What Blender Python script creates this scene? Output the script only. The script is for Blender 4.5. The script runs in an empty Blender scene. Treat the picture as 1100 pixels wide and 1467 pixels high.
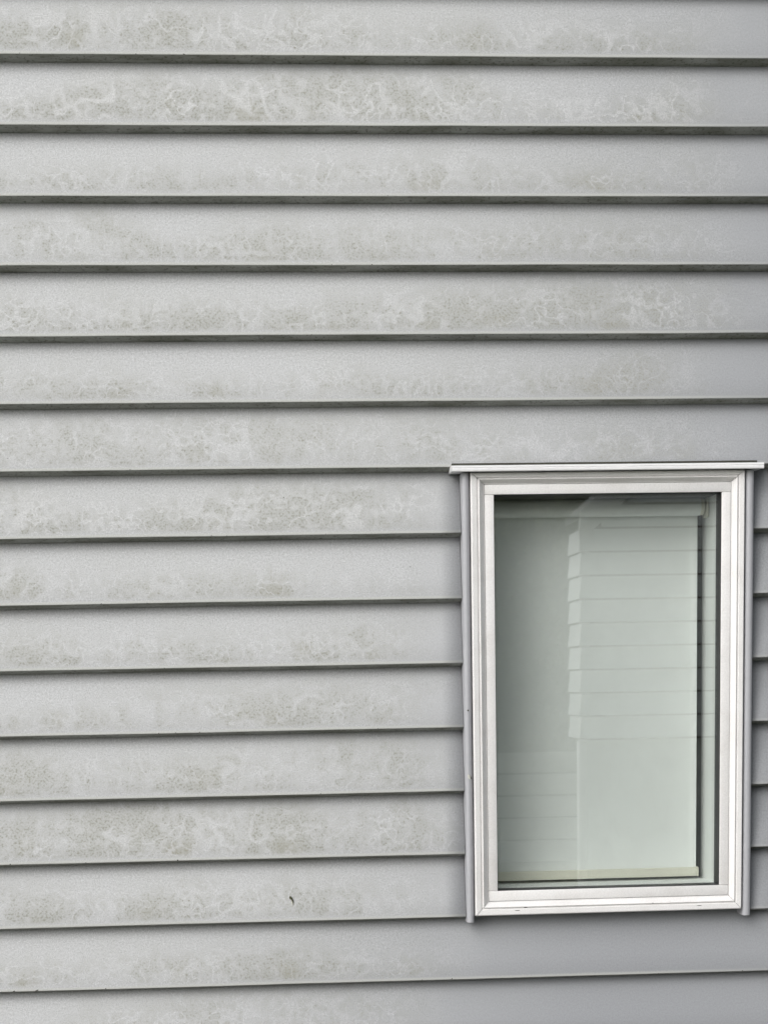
import bpy, bmesh, math, random
from mathutils import Vector, Matrix, noise

random.seed(7)
sc = bpy.context.scene
C = sc.collection

# ------------------------------------------------------------------ camera
cam = bpy.data.cameras.new('camera')
co = bpy.data.objects.new('camera', cam); C.objects.link(co)
cam.sensor_fit = 'AUTO'; cam.sensor_width = 36.0
cam.lens = 62.746; cam.shift_y = 0.4059
cam.clip_start = 0.05; cam.clip_end = 500
# rows: camera right, forward, up in world axes
Rr = Vector((0.99722348, -0.07204788, -0.01882627))
Rf = Vector((0.06885062, 0.98838015, -0.13551485))
Ru = Vector((0.02837107, 0.13384239, 0.99059644))
m = Matrix(((Rr.x, Ru.x, -Rf.x, 0.0), (Rr.y, Ru.y, -Rf.y, -4.21632), (Rr.z, Ru.z, -Rf.z, 1.55625), (0, 0, 0, 1)))
co.matrix_world = m
sc.camera = co

# ------------------------------------------------------------------ light
SUN = Vector((-0.84, -0.88, 0.78)).normalized()      # towards the bright part of the cloud
w = bpy.data.worlds.new('World'); sc.world = w; w.use_nodes = True
nt = w.node_tree; bg = nt.nodes['Background']
sky = nt.nodes.new('ShaderNodeTexSky'); sky.sky_type = 'NISHITA'; sky.sun_disc = False
sky.sun_elevation = math.asin(SUN.z); sky.sun_rotation = math.atan2(SUN.x, SUN.y)
sky.air_density = 1.0; sky.dust_density = 3.0
hs = nt.nodes.new('ShaderNodeHueSaturation'); hs.inputs['Saturation'].default_value = 0.22
nt.links.new(sky.outputs[0], hs.inputs['Color']); nt.links.new(hs.outputs[0], bg.inputs[0])
bg.inputs[1].default_value = 0.15
sl = bpy.data.lights.new('sun', 'SUN'); sl.energy = 1.5; sl.angle = math.radians(50); sl.color = (1.0, 0.985, 0.96)
so = bpy.data.objects.new('sun', sl); C.objects.link(so)
so.rotation_euler = SUN.to_track_quat('Z', 'Y').to_euler(); so.location = (-6, -6, 12)
vs = sc.view_settings
vs.view_transform = 'Standard'; vs.look = 'None'; vs.gamma = 1.0; vs.use_curve_mapping = False
vs.exposure = -0.02

# ------------------------------------------------------------------ helpers
def empty(name, loc=(0, 0, 0), parent=None):
    o = bpy.data.objects.new(name, None); C.objects.link(o); o.empty_display_size = 0.1
    o.location = loc
    if parent: o.parent = parent
    return o

def tag(o, label=None, cat=None, group=None, kind=None):
    if label: o['label'] = label
    if cat: o['category'] = cat
    if group: o['group'] = group
    if kind: o['kind'] = kind
    return o

def mk(name, verts, faces, mats, parent=None, midx=None, smooth=False, uvs=None):
    me = bpy.data.meshes.new(name)
    me.from_pydata(verts, [], faces); 
    for mt in (mats if isinstance(mats, (list, tuple)) else [mats]): me.materials.append(mt)
    if midx: me.polygons.foreach_set('material_index', midx)
    if uvs:
        l = me.uv_layers.new(name='UVMap'); l.data.foreach_set('uv', [c for uv in uvs for c in uv])
    if smooth: me.polygons.foreach_set('use_smooth', [True] * len(faces))
    me.update()
    o = bpy.data.objects.new(name, me); C.objects.link(o)
    if parent: o.parent = parent
    return o

def box(name, x0, x1, y0, y1, z0, z1, mat, parent=None, bev=0.0):
    bm = bmesh.new()
    vs_ = [bm.verts.new((x, y, z)) for x in (x0, x1) for y in (y0, y1) for z in (z0, z1)]
    for f in ((0, 1, 3, 2), (4, 6, 7, 5), (0, 4, 5, 1), (2, 3, 7, 6), (0, 2, 6, 4), (1, 5, 7, 3)):
        bm.faces.new([vs_[i] for i in f])
    bmesh.ops.recalc_face_normals(bm, faces=bm.faces)
    if bev: bmesh.ops.bevel(bm, geom=bm.edges[:], offset=bev, segments=2, affect='EDGES', profile=0.5)
    me = bpy.data.meshes.new(name); bm.to_mesh(me); bm.free(); me.materials.append(mat)
    if bev:
        me.polygons.foreach_set('use_smooth', [True] * len(me.polygons))
        me.shade_flat() if False else None
        try: me.set_sharp_from_angle(angle=math.radians(35))
        except Exception: pass
    o = bpy.data.objects.new(name, me); C.objects.link(o)
    if parent: o.parent = parent
    return o

class N:
    """small node-graph writer"""
    def __init__(s, name):
        s.m = bpy.data.materials.new(name); s.m.use_nodes = True; s.t = s.m.node_tree
        s.t.nodes.clear(); s.out = s.t.nodes.new('ShaderNodeOutputMaterial')
    def n(s, typ, ins=None, **kw):
        nd = s.t.nodes.new(typ)
        for k, v in kw.items(): setattr(nd, k, v)
        for k, v in (ins or {}).items(): s.set(nd.inputs[k], v)
        return nd
    def set(s, sock, v):
        if isinstance(v, bpy.types.NodeSocket): s.t.links.new(v, sock)
        elif isinstance(v, bpy.types.Node): s.t.links.new(v.outputs[0], sock)
        else: sock.default_value = v
    def math(s, op, a, b=0.0, c=0.0, clamp=False):
        nd = s.t.nodes.new('ShaderNodeMath'); nd.operation = op; nd.use_clamp = clamp
        s.set(nd.inputs[0], a); s.set(nd.inputs[1], b); s.set(nd.inputs[2], c); return nd.outputs[0]
    def ramp(s, v, lo, hi, a=0.0, b=1.0, interp='SMOOTHSTEP'):
        nd = s.t.nodes.new('ShaderNodeMapRange'); nd.interpolation_type = interp
        for k, x in zip(('Value', 'From Min', 'From Max', 'To Min', 'To Max'), (v, lo, hi, a, b)): s.set(nd.inputs[k], x)
        return nd.outputs[0]
    def mix(s, f, a, b, mode='MIX'):
        nd = s.t.nodes.new('ShaderNodeMix'); nd.data_type = 'RGBA'; nd.blend_type = mode
        s.set(nd.inputs[0], f)
        for i, v in ((6, a), (7, b)):
            if isinstance(v, tuple) and len(v) == 3: v = v + (1.0,)
            s.set(nd.inputs[i], v)
        return nd.outputs[2]
    def noise(s, vec, scale, detail=2.0, rough=0.5, dist=0.0):
        return s.n('ShaderNodeTexNoise', {'Vector': vec, 'Scale': scale, 'Detail': detail, 'Roughness': rough, 'Distortion': dist}).outputs[0]
    def vec(s, x, y, z):
        return s.n('ShaderNodeCombineXYZ', {0: x, 1: y, 2: z}).outputs[0]
    def pbr(s, color, rough=0.5, bump=None, strength=0.2, dist=0.001, spec=0.4, **kw):
        if isinstance(color, tuple) and len(color) == 3: color = color + (1.0,)
        b = s.n('ShaderNodeBsdfPrincipled', {'Base Color': color, 'Roughness': rough, 'Specular IOR Level': spec})
        for k, v in kw.items(): s.set(b.inputs[k], v)
        if bump is not None:
            bp = s.n('ShaderNodeBump', {'Height': bump, 'Strength': strength, 'Distance': dist})
            s.t.links.new(bp.outputs[0], b.inputs['Normal'])
        s.t.links.new(b.outputs[0], s.out.inputs[0]); return s.m

def plain(name, color, rough=0.6, scale=60.0, var=0.12, bump=0.1, spec=0.4):
    g = N(name); tc = g.n('ShaderNodeTexCoord').outputs['Object']
    n = g.noise(tc, scale, 3.0); n2 = g.noise(tc, scale * 0.11, 2.0)
    k = g.math('ADD', g.math('MULTIPLY', g.math('SUBTRACT', n, 0.5), var * 2), g.math('MULTIPLY', g.math('SUBTRACT', n2, 0.5), var * 2))
    sc_ = g.math('ADD', k, 1.0)
    v = g.n('ShaderNodeVectorMath', {0: color, 1: g.vec(sc_, sc_, sc_)}, operation='MULTIPLY').outputs[0]
    return g.pbr(v, rough, n, bump, 0.0008, spec)

# ------------------------------------------------------------------ materials
def board_material():
    g = N('weathered_grey_paint')
    uv = g.n('ShaderNodeUVMap', uv_map='UVMap').outputs[0]
    sp = g.n('ShaderNodeSeparateXYZ', {0: uv}); u, v = sp.outputs[0], sp.outputs[1]
    row = g.n('ShaderNodeAttribute', attribute_type='OBJECT', attribute_name='board_row').outputs['Fac']
    end = g.n('ShaderNodeAttribute', attribute_type='OBJECT', attribute_name='mildew_end').outputs['Fac']
    amt = g.n('ShaderNodeAttribute', attribute_type='OBJECT', attribute_name='mildew_amount').outputs['Fac']
    wipe = g.n('ShaderNodeAttribute', attribute_type='OBJECT', attribute_name='wiped_amount').outputs['Fac']
    falloff = g.n('ShaderNodeAttribute', attribute_type='OBJECT', attribute_name='light_reach').outputs['Fac']
    P = g.vec(u, g.math('MULTIPLY', v, 0.155), g.math('MULTIPLY', row, 3.71))
    # distorted copy for the trails
    dn = g.n('ShaderNodeTexNoise', {'Vector': P, 'Scale': 9.0, 'Detail': 2.0}).outputs['Color']
    Pd = g.n('ShaderNodeVectorMath', {0: dn, 1: (0.05, 0.05, 0.0), 2: P}, operation='MULTIPLY_ADD').outputs[0]
    # coverage of the mildew bloom: clouds broken up by rain-run streaks
    big = g.noise(P, 4.0, 3.0, 0.6)
    mid = g.noise(P, 19.0, 4.0, 0.65)
    run = g.noise(g.vec(g.math('MULTIPLY', u, 42.0), g.math('MULTIPLY', v, 0.9), g.math('MULTIPLY', row, 5.1)), 1.0, 3.0, 0.6)
    cov = g.math('ADD', g.math('MULTIPLY', big, 0.42), g.math('ADD', g.math('MULTIPLY', mid, 0.36), g.math('MULTIPLY', run, 0.22)))
    cover = g.ramp(cov, 0.40, 0.60)
    wob = g.math('MULTIPLY', g.math('SUBTRACT', g.math('ADD', g.math('MULTIPLY', mid, 0.5), g.math('MULTIPLY', run, 0.5)), 0.5), 1.0)
    hi = g.ramp(g.noise(g.vec(g.math('MULTIPLY', u, 0.9), g.math('MULTIPLY', row, 9.3), 0.0), 1.3, 2.0), 0.35, 0.65, -0.18, 0.22)
    band = g.math('MULTIPLY', g.ramp(g.math('SUBTRACT', g.math('ADD', v, wob), hi), 0.92, 0.28), g.ramp(v, 0.02, 0.12))
    edge = g.ramp(g.math('ADD', u, g.math('MULTIPLY', g.math('SUBTRACT', g.math('ADD', g.math('MULTIPLY', big, 0.6), g.math('MULTIPLY', mid, 0.4)), 0.5), 0.45)), g.math('ADD', end, 0.10), g.math('SUBTRACT', end, 0.12))
    thin = g.ramp(u, 1.2, -0.6, 0.7, 1.0)
    mask = g.math('MULTIPLY', g.math('MULTIPLY', band, edge), g.math('MULTIPLY', amt, thin))
    # wiped and grazed marks where the bloom is gone, with ragged grainy sides
    g1 = g.noise(P, 200.0, 2.0, 0.6)
    g2 = g.noise(P, 400.0, 1.0, 0.5)
    rag = g.math('ADD', g.math('MULTIPLY', g.math('SUBTRACT', g.noise(P, 60.0, 3.0, 0.65), 0.5), 0.12), g.math('MULTIPLY', g.math('SUBTRACT', g1, 0.5), 0.10))
    def iso(scale, w0, w1, keep_scale, k0, k1, seed):
        q = g.n('ShaderNodeVectorMath', {0: Pd, 1: (seed, seed * 2.3, 0)}, operation='ADD').outputs[0]
        a = g.math('ADD', g.noise(q, scale, 1.5, 0.5), rag)
        return g.math('MULTIPLY', g.ramp(g.math('ABSOLUTE', g.math('SUBTRACT', a, 0.5)), w0, w1), g.ramp(g.noise(q, keep_scale, 3.0, 0.6), g.math('SUBTRACT', k0, 0.03), k1))
    t1 = iso(15.0, 0.070, 0.015, 6.5, 0.50, 0.60, 3.0)
    t2 = iso(30.0, 0.060, 0.010, 7.3, 0.48, 0.60, 7.0)
    blotch = g.math('MULTIPLY', g.ramp(g.math('ADD', g.noise(Pd, 38.0, 3.0, 0.6), rag), 0.54, 0.66), 0.55)
    t3 = g.math('MULTIPLY', iso(20.0, 0.030, 0.004, 5.1, 0.42, 0.58, 13.0), 0.9)
    blotch = g.math('MAXIMUM', blotch, t3)
    trail = g.math('MAXIMUM', g.math('MAXIMUM', g.math('MULTIPLY', t1, 0.9), t2), blotch)
    haze = g.math('MULTIPLY', mask, g.math('ADD', g.math('MULTIPLY', cover, 0.72), 0.28))
    haze = g.math('MULTIPLY', haze, g.math('SUBTRACT', 1.0, g.math('MULTIPLY', trail, 0.85)))
    # speckles get denser where the bloom is thicker
    g3 = g.noise(P, 300.0, 3.0, 0.7)
    pits = g.ramp(g.math('ADD', g.math('ADD', g.math('MULTIPLY', g1, 0.75), g.math('MULTIPLY', g3, 0.25)), g.math('MULTIPLY', haze, 0.07)), 0.525, 0.66, interp='LINEAR')
    painted_light = g.ramp(g.math('ADD', u, g.math('MULTIPLY', g.math('SUBTRACT', big, 0.5), 0.3)), falloff, g.math('SUBTRACT', falloff, 1.35))  # light falloff painted into the colour: paler left, darker right
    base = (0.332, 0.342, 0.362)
    pale = g.mix(painted_light, base, (0.545, 0.554, 0.566))
    c = g.mix(g.math('MULTIPLY', haze, 0.36), pale, (0.375, 0.375, 0.325))
    c = g.mix(g.math('MULTIPLY', g.math('MULTIPLY', pits, g.ramp(haze, 0.0, 0.6)), 0.82), c, (0.22, 0.22, 0.18))
    brown = g.math('MULTIPLY', g.ramp(g.noise(P, 8.0, 3.0), 0.55, 0.72), g.math('MULTIPLY', haze, g.ramp(v, 0.45, 0.10)))
    c = g.mix(g.math('MULTIPLY', brown, 0.38), c, (0.30, 0.28, 0.195))
    c = g.mix(g.math('MULTIPLY', g.math('MULTIPLY', trail, mask), wipe), c, (0.61, 0.615, 0.62))
    # a green cast over the weathered side, all up the board
    c = g.mix(g.math('MULTIPLY', g.math('MULTIPLY', edge, amt), g.ramp(big, 0.35, 0.65, 0.02, 0.14)), c, (0.46, 0.465, 0.425))
    # fine grain everywhere
    gr = g.math('ADD', g.math('MULTIPLY', g.math('SUBTRACT', g1, 0.5), 0.42), g.math('MULTIPLY', g.math('SUBTRACT', g2, 0.5), 0.34))
    k = g.math('ADD', g.math('MULTIPLY', gr, g.math('ADD', g.math('MULTIPLY', edge, 0.75), 0.6)), 1.0)
    c = g.n('ShaderNodeVectorMath', {0: c, 1: g.vec(k, k, k)}, operation='MULTIPLY').outputs[0]
    # worn lip
    lip = g.math('MULTIPLY', g.ramp(g.math('ADD', v, g.math('MULTIPLY', g.math('SUBTRACT', g1, 0.5), 0.05)), 0.055, 0.02), 0.55)
    c = g.mix(g.math('MULTIPLY', lip, g.ramp(u, 1.25, 0.9, 0.35, 1.0)), c, (0.62, 0.625, 0.585))
    # sparse pinhead spots
    vd = g.n('ShaderNodeTexVoronoi', {'Vector': P, 'Scale': 24.0}, feature='F1')
    sel = g.ramp(g.n('ShaderNodeSeparateColor', {0: vd.outputs['Color']}).outputs[0], 0.93, 0.935)
    dot = g.math('MULTIPLY', g.ramp(vd.outputs['Distance'], g.ramp(g1, 0.3, 0.7, 0.02, 0.07), 0.015), sel)
    c = g.mix(g.math('MULTIPLY', dot, 0.8), c, (0.05, 0.05, 0.045))
    wav = g.noise(g.vec(g.math('MULTIPLY', u, 0.25), g.math('MULTIPLY', v, 0.155), row), 40.0, 2.0)
    h = g.math('ADD', g.math('MULTIPLY', g1, 0.5), g.math('ADD', g.math('MULTIPLY', g2, 0.35), g.math('MULTIPLY', wav, 0.5)))
    return g.pbr(c, 0.62, h, 0.16, 0.0012, 0.35)

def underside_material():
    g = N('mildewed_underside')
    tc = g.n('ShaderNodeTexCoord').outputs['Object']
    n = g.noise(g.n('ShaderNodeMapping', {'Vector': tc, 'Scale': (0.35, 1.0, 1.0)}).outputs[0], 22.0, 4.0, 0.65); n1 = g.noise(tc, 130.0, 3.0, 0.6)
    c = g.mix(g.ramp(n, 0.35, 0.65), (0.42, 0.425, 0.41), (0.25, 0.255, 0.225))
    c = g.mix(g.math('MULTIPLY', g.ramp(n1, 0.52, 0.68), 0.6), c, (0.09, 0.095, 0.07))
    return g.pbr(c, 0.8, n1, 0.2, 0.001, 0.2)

M_board = board_material()
M_under = underside_material()
M_bead = plain('grey_bead_paint', (0.43, 0.435, 0.46), 0.5, 90, 0.06, 0.12)
def white_frame():
    g = N('white_powder_coat'); tc = g.n('ShaderNodeTexCoord').outputs['Object']
    n = g.noise(tc, 420.0, 1.0); n2 = g.noise(tc, 14.0, 4.0, 0.6); n3 = g.noise(tc, 70.0, 3.0, 0.6)
    c = g.mix(g.ramp(n2, 0.40, 0.72), (0.84, 0.83, 0.825), (0.785, 0.77, 0.76))
    c = g.mix(g.math('MULTIPLY', g.ramp(n3, 0.62, 0.80), 0.2), c, (0.50, 0.44, 0.40))
    grained = g.n('ShaderNodeVectorMath', {0: c, 1: g.vec(*[g.ramp(n, 0.3, 0.7, 0.95, 1.04)] * 3)}, operation='MULTIPLY').outputs[0]  # fine random grain over the coat colour
    return g.pbr(grained, 0.38, n, 0.10, 0.0004, 0.45)
M_white = white_frame()
M_flash = plain('white_flashing_paint', (0.85, 0.85, 0.86), 0.35, 120, 0.05, 0.06)
M_black = plain('black_gasket_rubber', (0.018, 0.018, 0.02), 0.55, 100, 0.2, 0.1, 0.3)
M_seal_shade = plain('dark_sealant_and_shade', (0.06, 0.06, 0.05), 0.85, 150, 0.4, 0.4, 0.2)  # also the dark behind the neighbour's board gaps, painted as shadow lines
M_liner = plain('pale_reveal_paint', (0.86, 0.875, 0.86), 0.5, 40, 0.04, 0.05)
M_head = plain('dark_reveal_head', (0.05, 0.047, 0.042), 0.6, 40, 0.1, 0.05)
M_rail = plain('cream_blind_rail', (0.72, 0.70, 0.60), 0.4, 80, 0.04, 0.03)
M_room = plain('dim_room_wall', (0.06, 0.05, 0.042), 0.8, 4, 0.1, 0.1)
M_nick = plain('bare_dark_nick', (0.06, 0.055, 0.045), 0.8, 300, 0.4, 0.3, 0.2)
M_dry = plain('dried_olive_casing', (0.10, 0.10, 0.06), 0.8, 400, 0.5, 0.3, 0.2)
M_dryp = plain('dried_pale_casing', (0.60, 0.60, 0.54), 0.7, 400, 0.2, 0.3, 0.2)
M_nboard = plain('pale_weatherboard_paint', (0.82, 0.85, 0.86), 0.6, 30, 0.05, 0.05)
M_ntrim = plain('white_trim_paint', (0.87, 0.88, 0.88), 0.5, 30, 0.04, 0.05)
M_nbase = plain('pale_rendered_base', (0.66, 0.71, 0.70), 0.7, 30, 0.06, 0.1)
M_roof = plain('dark_metal_roof', (0.12, 0.13, 0.135), 0.5, 10, 0.1, 0.1)
M_soffit = plain('soffit_paint', (0.6, 0.6, 0.58), 0.6, 20, 0.05, 0.05)
M_sleeper = plain('weathered_sleeper_timber', (0.50, 0.51, 0.47), 0.8, 25, 0.18, 0.4)
M_bark = plain('rough_bark', (0.12, 0.10, 0.08), 0.9, 20, 0.3, 0.6)
M_plinth = plain('concrete_plinth', (0.34, 0.34, 0.33), 0.8, 40, 0.15, 0.3)

def leaf_material(name, a, b):
    g = N(name); r = g.n('ShaderNodeTexCoord').outputs['Object']
    n = g.noise(r, 1.6, 2.0); n2 = g.noise(r, 14.0, 1.0)
    c = g.mix(g.ramp(g.math('ADD', g.math('MULTIPLY', n, .6), g.math('MULTIPLY', n2, .4)), 0.35, 0.65), a, b)
    return g.pbr(c, 0.55, spec=0.3)
M_leaf = leaf_material('dark_green_leaves', (0.035, 0.055, 0.022), (0.08, 0.11, 0.04))
M_leaf2 = leaf_material('mid_green_leaves', (0.05, 0.075, 0.028), (0.17, 0.20, 0.085))

def fabric_material():
    g = N('pale_blind_fabric'); tc = g.n('ShaderNodeTexCoord').outputs['Object']
    sp = g.n('ShaderNodeSeparateXYZ', {0: tc})
    wx = g.math('SINE', g.math('MULTIPLY', sp.outputs[0], 4200.0)); wz = g.math('SINE', g.math('MULTIPLY', sp.outputs[2], 4200.0))
    wv = g.math('MULTIPLY', wx, wz)
    n = g.noise(tc, 5.0, 3.0)
    c = g.mix(g.ramp(n, 0.35, 0.65), (0.86, 0.875, 0.86), (0.88, 0.895, 0.88))
    return g.pbr(c, 0.85, wv, 0.08, 0.0004, 0.15)
M_fabric = fabric_material()

def glass_material():
    g = N('window_glass'); tc = g.n('ShaderNodeTexCoord').outputs['Object']
    bf = g.n('ShaderNodeNewGeometry').outputs['Backfacing']
    fr = g.n('ShaderNodeFresnel', {'IOR': g.ramp(bf, 0.0, 1.0, 1.60, 1 / 1.60, 'LINEAR')})
    tr = g.n('ShaderNodeBsdfTransparent', {'Color': (0.990, 0.998, 0.994, 1)})
    gl = g.n('ShaderNodeBsdfGlossy', {'Color': (1, 1, 1, 1), 'Roughness': 0.006})
    mx = g.n('ShaderNodeMixShader', {0: fr.outputs[0]}); g.t.links.new(tr.outputs[0], mx.inputs[1]); g.t.links.new(gl.outputs[0], mx.inputs[2])
    # dust film
    st = g.noise(g.n('ShaderNodeMapping', {'Vector': tc, 'Scale': (1.0, 1.0, 0.7)}).outputs[0], 11.0, 5.0, 0.7)
    sk = g.noise(tc, 320.0, 2.0, 0.6)
    film = g.math('ADD', g.math('MULTIPLY', g.ramp(st, 0.40, 0.80), 0.014), g.math('MULTIPLY', g.ramp(sk, 0.55, 0.8), 0.022))
    df = g.n('ShaderNodeBsdfDiffuse', {'Color': (0.55, 0.56, 0.52, 1)})
    m2 = g.n('ShaderNodeMixShader', {0: g.math('ADD', film, 0.008)}); g.t.links.new(mx.outputs[0], m2.inputs[1]); g.t.links.new(df.outputs[0], m2.inputs[2])
    g.t.links.new(m2.outputs[0], g.out.inputs[0]); return g.m
M_glass = glass_material()

def lawn_material():
    g = N('lawn_and_soil'); tc = g.n('ShaderNodeTexCoord').outputs['Object']
    n = g.noise(tc, 0.7, 4.0); n2 = g.noise(tc, 40.0, 3.0)
    c = g.mix(g.ramp(n, 0.35, 0.65), (0.055, 0.08, 0.03), (0.10, 0.11, 0.05))
    c = g.mix(g.ramp(n2, 0.5, 0.7), c, (0.14, 0.13, 0.08))
    return g.pbr(c, 0.9, n2, 0.6, 0.02, 0.2)
M_lawn = lawn_material()
M_path = plain('concrete_path', (0.27, 0.265, 0.25), 0.85, 35, 0.15, 0.3)

# ------------------------------------------------------------------ setting
tag(mk('ground', [(-150, -150, 0), (150, -150, 0), (150, 150, 0), (-150, 150, 0)], [(0, 1, 2, 3)], M_lawn), kind='structure')
tag(box('path', -8, 8, -2.6, -1.5, -0.1, 0.035, M_path, bev=0.006), kind='structure')
tag(box('unseen_dark_bed', -3.4, 4.6, -1.3, 0.04, -0.1, 0.03, M_seal_shade, bev=0.006), kind='structure')  # unseen bed, added dark to cut ground bounce on the lower wall

# ------------------------------------------------------------------ our house wall
wall = empty('house_wall', (0.6, 0, 0))
tag(wall, 'grey weatherboard house wall with mildew stains and one white framed window', 'wall')
wall_off = -wall.location
PITCH, Z10 = 0.15, 1.60
T = 0.0335; UT = 0.008; TAN = T / (PITCH - UT)
fit = {1: (.0005, -.0011), 2: (.0015, -.0003), 3: (0, -.0007), 4: (.0006, -.0014), 5: (-.0028, -.0007), 6: (-.0009, 0), 7: (.0006, -.0003),
       8: (.0006, .0011), 9: (.0002, .0012), 10: (.0007, .0003), 11: (.0007, .0003), 12: (.0004, 0), 13: (.001, -.0014), 14: (.0001, -.0013), 15: (-.001, -.002)}
def board(row, xa, xb, end, amt):
    z0 = Z10 - PITCH * (row - 10); off, sl_ = fit.get(row, (0, 0))
    H = PITCH + 0.012
    n = max(2, int((xb - xa) / 0.05)); verts = []; faces = []; mi = []; uvs = []
    prof = [(T, -UT), (0.0012, -0.0004), (0.0003, 0.0003), (0.0, 0.0016), (TAN * 0.05, 0.05), (TAN * 0.1, 0.1), (TAN * H, H), (TAN * H + T, H - UT)]
    for i in range(n + 1):
        x = xa + (xb - xa) * i / n
        dz = off + sl_ * max(-.7, min(1.3, x)) + 0.0007 * noise.noise((x * 3.1, row * 7.3, 0)) + 0.0004 * noise.noise((x * 14, row * 3.3, 5))
        dy = 0.0010 * noise.noise((x * 1.7, row * 5.1, 9))
        for j, (py, pz) in enumerate(prof):
            wave = 0.0006 * noise.noise((x * 2.3, row * 4.4 + pz * 9, 3)) if 3 < j < 6 else 0
            verts.append((x - 0.6, py + dy + wave, z0 + pz + dz))
    K = len(prof); vv = [0.0, 0.0, 0.003, 0.012, 0.31, 0.62, 1.0, 1.0]
    for i in range(n):
        for j in range(K):
            a = i * K + j; b = i * K + (j + 1) % K
            faces.append((a, a + K, b + K, b)); mi.append(1 if j in (0, 7, 6) else 0)
            u0 = xa + (xb - xa) * i / n; u1 = xa + (xb - xa) * (i + 1) / n
            uvs += [(u0, vv[j]), (u1, vv[j]), (u1, vv[(j + 1) % K]), (u0, vv[(j + 1) % K])]
    faces.append(tuple(range(K))); faces.append(tuple(n * K + K - 1 - j for j in range(K))); mi += [1, 1]
    uvs += [(xa, .5)] * K + [(xb, .5)] * K
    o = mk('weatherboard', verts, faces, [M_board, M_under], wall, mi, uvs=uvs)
    for f in o.data.polygons: f.use_smooth = f.material_index == 0
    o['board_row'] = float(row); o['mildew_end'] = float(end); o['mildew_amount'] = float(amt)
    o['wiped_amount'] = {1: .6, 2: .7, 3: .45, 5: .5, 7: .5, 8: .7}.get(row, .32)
    o['light_reach'] = 1.62 - .03 * max(0, row) - (.25 if row >= 15 else 0)  # painted light falloff starts further left on lower rows
    return o
XL, XR = -3.3, 4.5
WX0, WX1 = 0.4915, 1.179
ends = {1: 1.07, 2: 1.10, 3: 1.12, 4: 1.10, 5: 1.14, 6: 1.05, 7: 1.08, 8: .43, 9: .42, 10: .40, 11: .43, 12: .45, 13: .48, 14: .41, 15: .44, 16: .40}
amts = {1: .95, 2: 1.05, 3: .75, 4: .75, 5: .95, 6: .8, 7: .7, 8: .85, 9: .75, 10: .85, 11: .7, 12: .85, 13: 1.0, 14: .85, 15: .85, 16: .6}
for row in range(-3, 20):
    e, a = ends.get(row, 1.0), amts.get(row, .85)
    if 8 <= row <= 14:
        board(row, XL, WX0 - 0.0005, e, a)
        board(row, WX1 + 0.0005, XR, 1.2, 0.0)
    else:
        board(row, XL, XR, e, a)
box('corner_board', XL - .6 - .09, XL - .6 - .001, -.02, .1, .2, 3.6, M_bead, wall, .003)
box('corner_board', XR - .6 + .001, XR - .6 + .09, -.02, .1, .2, 3.6, M_bead, wall, .003)
box('plinth', XL - .65, XR - .55, .045, .16, 0, .262, M_plinth, wall)
box('fascia', XL - .8, XR - .4, -.30, -.27, 3.72, 3.9, M_ntrim, wall, .004)
box('soffit', XL - .8, XR - .4, -.268, .2, 3.705, 3.72, M_soffit, wall)
# framing behind the boards with the window hole
def ring(name, x0, x1, z0, z1, hx0, hx1, hz0, hz1, y0, y1, mat, parent):
    v = []; f = []
    for y in (y0, y1):
        v += [(x0, y, z0), (x1, y, z0), (x1, y, z1), (x0, y, z1), (hx0, y, hz0), (hx1, y, hz0), (hx1, y, hz1), (hx0, y, hz1)]
    for i in range(4):
        j = (i + 1) % 4
        f += [(i, j, j + 4, i + 4), (i + 12, j + 12, j + 8, i + 8), (i, i + 8, j + 8, j), (i + 4, j + 4, j + 12, i + 12)]
    return mk(name, v, f, mat, parent)
OX0, OX1, OZ0, OZ1 = 0.5666, 1.1035, 1.0600, 1.9855          # glass opening
ring('wall_framing', XL - .6, XR - .6, .2, 3.7, .52 - .6, 1.15 - .6, 1.012, 2.025, .073, .168, M_room, wall)

# head flashing: a folded metal cap with a small drip fold
def extrude_x(name, prof, xa, xb, mat, parent, taper=0.0):
    n = len(prof); v = [(xa, y, z) for y, z in prof] + [(xb, y, z) for y, z in prof]
    f = [(i, (i + 1) % n, (i + 1) % n + n, i + n) for i in range(n)] + [tuple(range(n - 1, -1, -1)), tuple(range(n, 2 * n))]
    o = mk(name, v, f, mat, parent)
    return o
X6 = 0.6
extrude_x('head_flashing', [(-.0400, 2.0365), (-.0385, 2.0345), (-.036, 2.0350), (-.034, 2.0366), (.03, 2.0366), (.03, 2.0495), (-.036, 2.0488), (-.0388, 2.0478), (-.0395, 2.0440), (-.0382, 2.0425), (-.0400, 2.0412)],
          .4667 - X6, 1.1950 - X6, M_flash, wall)
box('sealant_strip', .470 - X6, 1.188 - X6, -.007, .028, 2.0497, 2.0572, M_seal_shade, wall, .0012)

# rounded grey beads down both sides
def bead(xa, xb, z0, z1):
    n = 10; prof = [(xa, .05), (xa, -.012)]
    for i in range(n + 1):
        a = math.pi - math.pi * i / n
        prof.append(((xa + xb) / 2 + (xb - xa) / 2 * math.cos(a), -.012 - .0085 * math.sin(a)))
    prof += [(xb, -.012), (xb, .05)]
    prof = [p for i, p in enumerate(prof) if i == 0 or (Vector(p) - Vector(prof[i - 1])).length > 1e-5]
    segs = 14; v = []; f = []
    K = len(prof)
    for s in range(segs + 1):
        z = z0 + (z1 - z0) * s / segs; d = .0005 * noise.noise((xa * 30, z * 3, 2))
        v += [(x - X6 + d, y, z) for x, y in prof]
    for s in range(segs):
        for i in range(K - 1): f.append((s * K + i, s * K + i + 1, (s + 1) * K + i + 1, (s + 1) * K + i))
    f += [tuple(range(K)), tuple(segs * K + K - 1 - i for i in range(K))]
    o = mk('side_bead', v, f, M_bead, wall, smooth=True)
    try: o.data.set_sharp_from_angle(angle=math.radians(40))
    except Exception: pass
    return o
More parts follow.
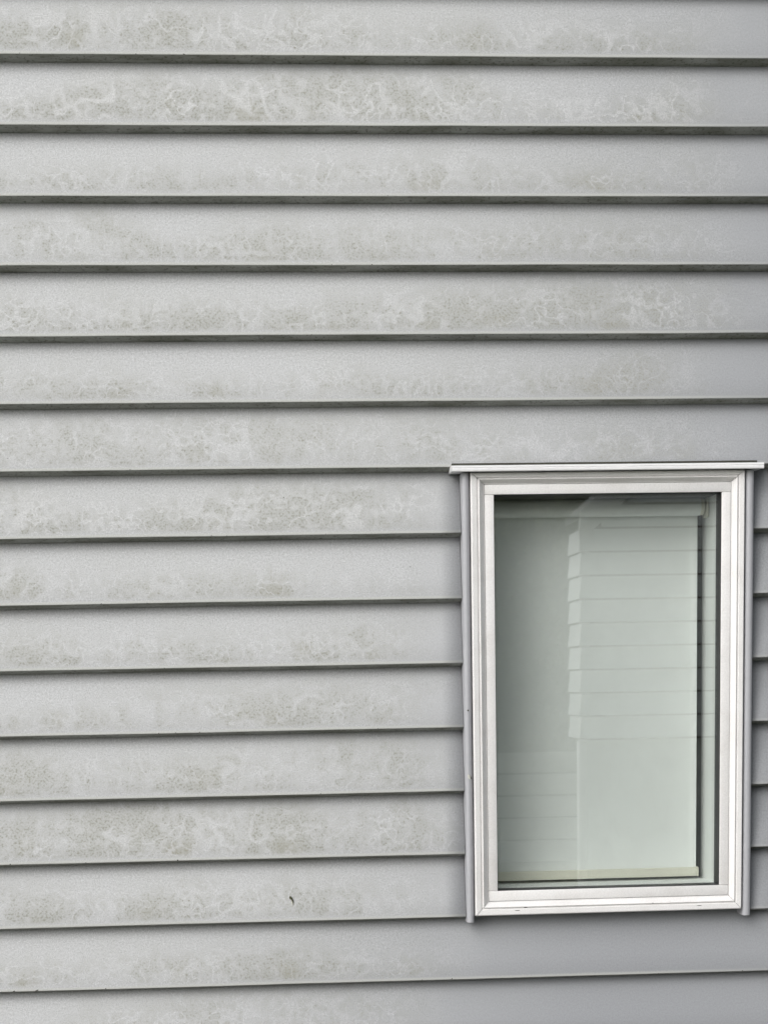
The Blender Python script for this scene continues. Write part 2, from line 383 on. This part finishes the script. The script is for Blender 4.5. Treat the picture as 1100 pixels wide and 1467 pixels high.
bead(.4920, .5088, .9870, 2.0340)
bead(1.1595, 1.1785, .9860, 2.0335)

# ------------------------------------------------------------------ window
win = empty('window', (0, 0, 0), wall)
win['label'] = 'white framed tall window with a mitred outer frame and butt jointed sash'
L, R_, B, Tp = .5115, 1.1560, 1.0018, 2.0345
WL, WR, WT, WB = .0325, .0300, .0255, .0330                   # outer frame widths
# profile across the frame member: s = 0 outer edge .. 1 sash side, y = proud of the wall
FP = [(0, .06), (0, -.0165), (.03, -.0205), (.09, -.0222), (.42, -.0212), (.50, -.0175), (.545, -.0170), (.58, -.0210), (.62, -.0216), (.68, -.0200), (.93, -.0105), (1.0, -.0098), (1.0, .06)]
def frame_member(side):
    # corner function for s: returns inner offsets
    v = []
    for s, y in FP:
        x0, x1, z0, z1 = L + WL * s, R_ - WR * s, B + WB * s, Tp - WT * s
        a, b = {'L': ((x0, z0), (x0, z1)), 'R': ((x1, z1), (x1, z0)), 'T': ((x0, z1), (x1, z1)), 'B': ((x1, z0), (x0, z0))}[side]
        # hairline at the mitre
        dx, dz = b[0] - a[0], b[1] - a[1]; ln = math.hypot(dx, dz); g_ = .0007
        a = (a[0] + dx / ln * g_, a[1] + dz / ln * g_); b = (b[0] - dx / ln * g_, b[1] - dz / ln * g_)
        v += [(a[0] - X6, y, a[1]), (b[0] - X6, y, b[1])]
    K = len(FP); f = [(2 * i, 2 * i + 1, 2 * i + 3, 2 * i + 2) for i in range(K - 1)]
    f += [tuple(2 * i for i in range(K)), tuple(2 * (K - 1 - i) + 1 for i in range(K)), (2 * K - 2, 2 * K - 1, 1, 0)]
    bm = bmesh.new(); vs_ = [bm.verts.new(p) for p in v]
    for q in f: bm.faces.new([vs_[i] for i in q])
    bmesh.ops.recalc_face_normals(bm, faces=bm.faces)
    me = bpy.data.meshes.new('frame'); bm.to_mesh(me); bm.free(); me.materials.append(M_white)
    me.polygons.foreach_set('use_smooth', [True] * len(me.polygons))
    me.set_sharp_from_angle(angle=math.radians(28))
    o = bpy.data.objects.new('frame_stile' if side in 'LR' else 'frame_rail', me); C.objects.link(o); o.parent = win
for s in 'LRTB': frame_member(s)
iL, iR, iB, iT = L + WL + .0011, R_ - WR - .0011, B + WB + .0011, Tp - WT - .0011
def sash(name, x0, x1, z0, z1, inner):
    return box(name, x0 - X6, x1 - X6, -.0112, .030, z0, z1, M_white, win, .0011)
sash('sash_rail', iL, iR, OZ1, iT, 0)
sash('sash_rail', iL, iR, iB, OZ0, 0)
sash('sash_stile', iL, OX0, OZ0 + .0005, OZ1 - .0005, 0)
sash('sash_stile', OX1, iR, OZ0 + .0005, OZ1 - .0005, 0)
# a fine groove between frame and sash shows a dark backing
ring('gap_seal', L + .01 - X6, R_ - .01 - X6, B + .01, Tp - .01, OX0 - .012 - X6, OX1 + .012 - X6, OZ0 - .012, OZ1 + .012, -.004, .0605, M_seal_shade, win)
# black glazing rebate, two panes, spacer
def liner(name, x0, x1, z0, z1, y0, y1, th, mats):
    out = []
    for nm, c in (('left', (x0 - th, x0, z0, z1)), ('right', (x1, x1 + th, z0, z1)), ('head', (x0 - th, x1 + th, z1, z1 + th)), ('sill', (x0 - th, x1 + th, z0 - th, z0))):
        out.append(box(name, c[0] - X6, c[1] - X6, y0, y1, c[2], c[3], mats[nm] if isinstance(mats, dict) else mats, win, 0))
    return out
e = .0012
liner('gasket', OX0 + e, OX1 - e, OZ0 + e, OZ1 - e, -.0075, .0375, .0035, M_black)
for y in (.0075, .0235):
    box('glass_pane', OX0 + .0008 - X6, OX1 - .0008 - X6, y, y + .004, OZ0 + .0008, OZ1 - .0008, M_glass, win)
# reveal lining of the room side
JX0, JX1, JZ0, JZ1 = OX0 - .001, OX1 - .0002, OZ0 + .0005, OZ1 - .0005
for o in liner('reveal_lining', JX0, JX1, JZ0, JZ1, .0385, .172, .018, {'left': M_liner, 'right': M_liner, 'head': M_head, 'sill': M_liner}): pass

# nicks in the paint of the frame, bead and board lips
def nick(x, y, z, w_, h_, parent, rot=0.0, mat=None, name='paint_nick'):
    n = 9; v = [(0, -.0004, 0)]
    for i in range(n):
        a = 2 * math.pi * i / n; r = .75 + .4 * random.random()
        px, pz = w_ / 2 * r * math.cos(a), h_ / 2 * r * math.sin(a)
        v.append((px * math.cos(rot) - pz * math.sin(rot), .0004, px * math.sin(rot) + pz * math.cos(rot)))
    o = mk(name, v, [(0, 1 + i, 1 + (i + 1) % n) for i in range(n)], mat or M_nick, parent)
    o.location = (x - (X6 if parent else 0), y, z); return o
def fy(z):  # front surface of the lower frame member at height z
    s = (z - B) / WB
    for (s0, y0), (s1, y1) in zip(FP[1:-1], FP[2:]):
        if s0 <= s <= s1: return y0 + (y1 - y0) * (s - s0) / max(1e-6, s1 - s0)
    return -.02
nick(.631, fy(1.0205) - .0006, 1.0205, .011, .0035, win, -.1)
nick(.612, fy(1.0135) - .0006, 1.0135, .014, .0018, win, .05)
nick(1.052, fy(1.0130) - .0006, 1.0130, .014, .0016, win, .02)
nick(.939, fy(1.022) - .0006, 1.022, .003, .002, win, .02)
nick(.500, -.0213, 1.3345, .007, .013, wall, .35, M_dryp)
nick(.5035, -.0208, 1.3335, .003, .013, wall, .45)
nick(.4995, -.0213, 1.490, .004, .005, wall, .2)
for x, row, w_ in ((-.585, 15, .005), (-.532, 15, .009), (-.37, 15, .003), (.455, 15, .005), (-.58, 13, .004), (-.19, 13, .004)):
    off, s_ = fit[row]
    nick(x, -.0004, Z10 - PITCH * (row - 10) + off + s_ * x + .0012, w_, .003, wall, .3)

rn = random.Random(11)
for k in range(46):
    row = rn.randint(1, 16); x = rn.uniform(-.6, 1.2 if row < 8 or row > 14 else .47)
    if x > .3 and rn.random() < .5: continue
    off, s_ = fit.get(row, (0, 0))
    w_ = rn.uniform(.0015, .005)
    nick(x, -.0004, Z10 - PITCH * (row - 10) + off + s_ * x + .0008, w_, rn.uniform(.0012, .0024), wall, rn.uniform(-.4, .6))

# ------------------------------------------------------------------ room behind the window
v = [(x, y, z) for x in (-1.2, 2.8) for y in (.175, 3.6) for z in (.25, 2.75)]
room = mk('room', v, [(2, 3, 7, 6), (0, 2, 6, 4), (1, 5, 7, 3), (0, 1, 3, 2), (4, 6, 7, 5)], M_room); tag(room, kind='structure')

# ------------------------------------------------------------------ roller blind
bl = empty('roller_blind', (.83, .14, 1.066))
tag(bl, 'pale roller blind pulled down inside the window, with cream bottom rail', 'blind')
def rel(o, p=bl):
    o.location = Vector(o.location) - p.location; return o
def cyl(name, xa, xb, cy, cz, r, mat, parent, seg=28, endr=0.0):
    rings = [(xa, r), (xb, r)] if not endr else [(xa - endr, r * .55), (xa - endr * .5, r * .88), (xa, r), (xb, r), (xb + endr * .5, r * .88), (xb + endr, r * .55)]
    v = []; f = []
    for x, rr in rings:
        v += [(x, cy + rr * math.cos(2 * math.pi * i / seg), cz + rr * math.sin(2 * math.pi * i / seg)) for i in range(seg)]
    for k in range(len(rings) - 1):
        f += [(k * seg + i, k * seg + (i + 1) % seg, (k + 1) * seg + (i + 1) % seg, (k + 1) * seg + i) for i in range(seg)]
    f += [tuple(range(seg)), tuple((len(rings) - 1) * seg + seg - 1 - i for i in range(seg))]
    o = mk(name, v, f, mat, parent, smooth=True); o.data.set_sharp_from_angle(angle=math.radians(40)); return o
FX0, FX1 = .5785, 1.0835
rel(cyl('roller_tube', FX0, FX1, .122, 1.9640, .0205, M_fabric, bl))
rel(cyl('end_cap', FX1 + .0005, FX1 + .008, .122, 1.9640, .0198, M_rail, bl, endr=.0035))
rel(cyl('end_cap', FX0 - .005, FX0 - .0005, .122, 1.9640, .0198, M_rail, bl, endr=.002))
# hanging cloth: gentle waves, real thickness
nx, nz = 24, 40; v = []; f = []
for t_ in (0, 1):
    for j in range(nz + 1):
        z = 1.087 + (1.964 - 1.087) * j / nz
        for i in range(nx + 1):
            x = FX0 + (FX1 - FX0) * i / nx
            yy = .1405 + .0012 * noise.noise((x * 5, z * 2.2, 0)) * math.sin(math.pi * j / nz) + t_ * .0006
            v.append((x, yy, z))
S = (nx + 1) * (nz + 1)
for j in range(nz):
    for i in range(nx):
        a = j * (nx + 1) + i; f.append((a, a + 1, a + nx + 2, a + nx + 1)); f.append((S + a, S + a + nx + 1, S + a + nx + 2, S + a + 1))
for j in range(nz):
    for i in (0, nx):
        a = j * (nx + 1) + i; f.append((a, a + nx + 1, a + nx + 1 + S, a + S))
rel(mk('fabric', v, f, M_fabric, bl, smooth=True))
rel(box('bottom_rail', FX0 - .001, FX1 + .0005, .1300, .1480, 1.0675, 1.0895, M_rail, bl, .002))
rel(box('rail_end_cap', FX1 + .001, FX1 + .0045, .1295, .1485, 1.0668, 1.0902, M_rail, bl, .0015))
rel(box('bracket', FX1 + .0135, FX1 + .0165, .098, .150, 1.938, 1.984, M_rail, bl, .001))
rel(box('bracket', FX0 - .0110, FX0 - .0085, .098, .150, 1.938, 1.984, M_rail, bl, .001))

# ------------------------------------------------------------------ insect casing on the board left of the window
fl = empty('insect_casing', (.0765, .0, 1.046)); tag(fl, 'tiny dried insect casing stuck to the board lower left of the window', 'casing')
def blob(name, pts, rad, mat, parent):
    v = []; f = []; seg = 7
    for i, ((x, z), r) in enumerate(zip(pts, rad)):
        for k in range(seg):
            a = 2 * math.pi * k / seg; v.append((x + r * math.cos(a) * 1.25, .0105 - r * math.sin(a) * .7 - .0025, z + r * .25 * math.cos(a)))
    for i in range(len(pts) - 1):
        f += [(i * seg + k, i * seg + (k + 1) % seg, (i + 1) * seg + (k + 1) % seg, (i + 1) * seg + k) for k in range(seg)]
    f += [tuple(range(seg)), tuple((len(pts) - 1) * seg + seg - 1 - k for k in range(seg))]
    return mk(name, v, f, mat, parent, smooth=True)
blob('head', [(-.0045, .013), (-.0040, .0105), (-.0025, .007), (-.001, .0045)], [.0006, .0024, .0026, .0012], M_dry, fl)
blob('husk', [(-.0005, .0075), (.001, .003), (.0022, -.002), (.0030, -.007), (.0022, -.0105), (.0015, -.012)], [.0011, .0014, .0012, .0010, .0018, .0006], M_dry, fl)
blob('husk', [(-.0015, .003), (-.0002, -.002), (.0008, -.006), (.0014, -.0085)], [.0007, .0018, .0018, .0007], M_dryp, fl)
fl.location.y = .0015

# ------------------------------------------------------------------ neighbouring house (seen mirrored in the glass)
nb = empty('neighbouring_house', (5.5, -8.2, 0)); tag(nb, 'pale weatherboard gable house reflected in the right part of the window glass', 'house')
NX0, NX1, NYF = 2.24, 9.2, -7.94; NP = .1575
PK = (NX0 + NX1) / 2
def roofz(x): return 2.62 + .86 * (min(x - NX0, NX1 - x))
def nbp(v): return [(x - 5.5, y + 8.2, z) for x, y, z in v]
k = 0; z = 1.145
while z < 2.62 + .86 * (PK - NX0) - .1:
    zt = z + NP + .012
    xa, xb = NX0, NX1
    if zt > 2.62:
        xa = NX0 + max(0, (zt - 2.62) / .86); xb = NX1 - max(0, (zt - 2.62) / .86)
    if xb - xa > .3:
        fv = []
        for x in (xa, xb): fv += [(x, NYF + .040, z + .012), (x, NYF + .022, zt - .012), (x, NYF + .002, zt - .012), (x, NYF + .004, z + .020)]
        mk('weatherboard', nbp(fv), [(0, 4, 5, 1), (1, 5, 6, 2), (3, 2, 6, 7), (0, 3, 7, 4), (0, 1, 2, 3), (4, 7, 6, 5)], M_nboard, nb)
    if z < 2.55:     # return of the boards round the corner
        fv = []
        for y in (NYF + .028, NYF - .43): fv += [(NX0 - .026, y, z + .012), (NX0 - .010, y, zt - .012), (NX0 + .010, y, zt - .012), (NX0 + .010, y, z + .020)]
        mk('weatherboard', nbp(fv), [(0, 4, 5, 1), (1, 5, 6, 2), (3, 2, 6, 7), (0, 3, 7, 4), (0, 1, 2, 3), (4, 7, 6, 5)], M_nboard, nb)
    z += NP
box('base_wall', NX0 + .04 - 5.5, NX1 - 5.5, NYF - .41 + 8.2, NYF - .05 + 8.2, 0, 1.14, M_nbase, nb)
box('corner_post', NX0 - .02 - 5.5, NX0 + .032 - 5.5, NYF - .13 + 8.2, NYF - .02 + 8.2, 0, 1.135, M_ntrim, nb, .003)
v = [(NX0 + .05, NYF - .015, 1.142), (NX1 - .05, NYF - .015, 1.142), (NX1 - .05, NYF - .015, roofz(NX1 - .05) - .03), (PK, NYF - .015, roofz(PK) - .03), (NX0 + .05, NYF - .015, roofz(NX0 + .05) - .03)]
v += [(x, NYF - .42, z) for i, (x, y, z) in enumerate(v)]
mk('wall_core', nbp(v), [(0, 1, 2, 3, 4), (5, 9, 8, 7, 6), (0, 5, 6, 1), (1, 6, 7, 2), (2, 7, 8, 3), (3, 8, 9, 4), (4, 9, 5, 0)], M_seal_shade, nb)  # core coloured dark so the board gaps read as shadow lines
for sgn in (-1, 1):
    xe = NX0 - .03 if sgn < 0 else NX1 + .03
    ze = 2.62 - .86 * .03
    for nm, y0, y1, dz0, dz1, mt in (('roof', -8.42, -7.87, .03, .08, M_roof), ('barge_board', -7.90, -7.872, -.12, .028, M_ntrim), ('barge_cap', -7.868, -7.845, -.03, .085, M_ntrim)):
        v = []
        for y in (y0, y1):
            for (x, zz) in ((xe, ze), (PK, roofz(PK))):
                v += [(x, y, zz + dz0), (x, y, zz + dz1)]
        mk(nm, nbp(v), [(0, 2, 3, 1), (4, 5, 7, 6), (0, 1, 5, 4), (2, 6, 7, 3), (1, 3, 7, 5), (0, 4, 6, 2)], mt, nb)

# ------------------------------------------------------------------ sleeper retaining wall, hedge and trees behind the camera
box('rear_wall', 3.95 - 5.5, NX1 - .2 - 5.5, -14 + 8.2, -8.38 + 8.2, 0, 2.5, M_nboard, nb)
mk('roof', nbp([(3.75, -8.44, 2.502), (NX1, -8.44, 2.502), (NX1, -14.2, 2.502), (3.75, -14.2, 2.502), (4.8, -11.3, 4.4), (NX1 - 1, -11.3, 4.4)]), [(0, 1, 5, 4), (1, 2, 5), (2, 3, 4, 5), (3, 0, 4), (3, 2, 1, 0)], M_roof, nb)
rw = empty('retaining_wall', (.4, -11, 0)); tag(rw, 'low timber sleeper retaining wall reflected at the lower left of the glass', 'retaining wall')
for i in range(5):
    box('sleeper', -3.2, 3.4, -.10 - .012 * (i % 2), .06 - .05 * i, .010 + i * .190, .010 + i * .190 + .172, M_sleeper, rw, .006)
for x in (-2.9, -1.4, .1):
    box('post', x, x + .1, .062, .16, 0, .95, M_sleeper, rw, .006)
def leaves(name, n, inside, size, mat, parent, seed):
    r = random.Random(seed); v = []; f = []
    while len(f) < n:
        p = inside(r)
        if p is None: continue
        d = Vector((r.gauss(0, 1), r.gauss(0, 1), r.gauss(0, 1))).normalized(); e1 = d.orthogonal().normalized() * size * r.uniform(.6, 1.3); e2 = d.cross(e1.normalized()) * size * r.uniform(.35, .7)
        b = len(v); p = Vector(p); v += [tuple(p - e1), tuple(p + e2), tuple(p + e1), tuple(p - e2)]; f.append((b, b + 1, b + 2, b + 3))
    return mk(name, v, f, mat, parent)
def tree(x, y, h, rad, seed, label, mat):
    t = empty('garden_tree', (x, y, 0)); tag(t, label, 'tree', 'garden trees behind the retaining wall'); r = random.Random(seed)
    v = []; f = []; seg = 8
    def limb(a, b, r0, r1):
        a, b = Vector(a), Vector(b); d = (b - a).normalized(); p = d.orthogonal().normalized(); q = d.cross(p); o0 = len(v)
        for c, rr in ((a, r0), ((a + b) / 2 + p * .05, (r0 + r1) / 2), (b, r1)):
            for i in range(seg): v.append(tuple(c + (p * math.cos(6.283 * i / seg) + q * math.sin(6.283 * i / seg)) * rr))
        for k_ in range(2):
            for i in range(seg): f.append((o0 + k_ * seg + i, o0 + k_ * seg + (i + 1) % seg, o0 + (k_ + 1) * seg + (i + 1) % seg, o0 + (k_ + 1) * seg + i))
    limb((0, 0, 0), (.1, 0, h * .55), .16, .09)
    cl = []
    for i in range(9):
        a = i * 2.4; zz = h * r.uniform(.35, .9); rr = rad * r.uniform(.3, .75); c = (rr * math.cos(a), rr * math.sin(a), zz)
        limb((.05, 0, min(zz * .7, h * .5)), c, .06, .02); cl.append((c, rad * r.uniform(.38, .6)))
    mk('trunk', v, f, M_bark, t, smooth=True)
    def ins(q):
        c, s = q.choice(cl); d = Vector((q.gauss(0, 1), q.gauss(0, 1), q.gauss(0, 1))).normalized() * s * q.random() ** .4
        return (c[0] + d.x, c[1] + d.y, c[2] + d.z)
    leaves('crown', 5000, ins, .07, mat, t, seed)
tree(.4, -15.5, 5.2, 1.7, 3, 'bushy dark tree reflected at the left of the window glass', M_leaf)
tree(2.6, -17.5, 6.0, 2.0, 5, 'taller green tree standing beside the neighbouring house', M_leaf2)
tree(-2.6, -16.5, 4.6, 1.6, 8, 'smaller tree at the far end of the hedge', M_leaf)
hd = empty('hedge', (0, -13.5, 0)); tag(hd, 'tall dense evergreen hedge above the sleeper retaining wall', 'hedge')
leaves('foliage', 26000, lambda q: (q.uniform(-6.0, 6.0), .75 - q.random() ** 2 * 1.2 + .15 * noise.noise((q.random(), 0, 0)), q.random() * 4.3), .05, M_leaf2, hd, 21)
box('twig_core', -5.9, 5.9, -.5, .45, 0, 4.1, M_leaf, hd, .1)
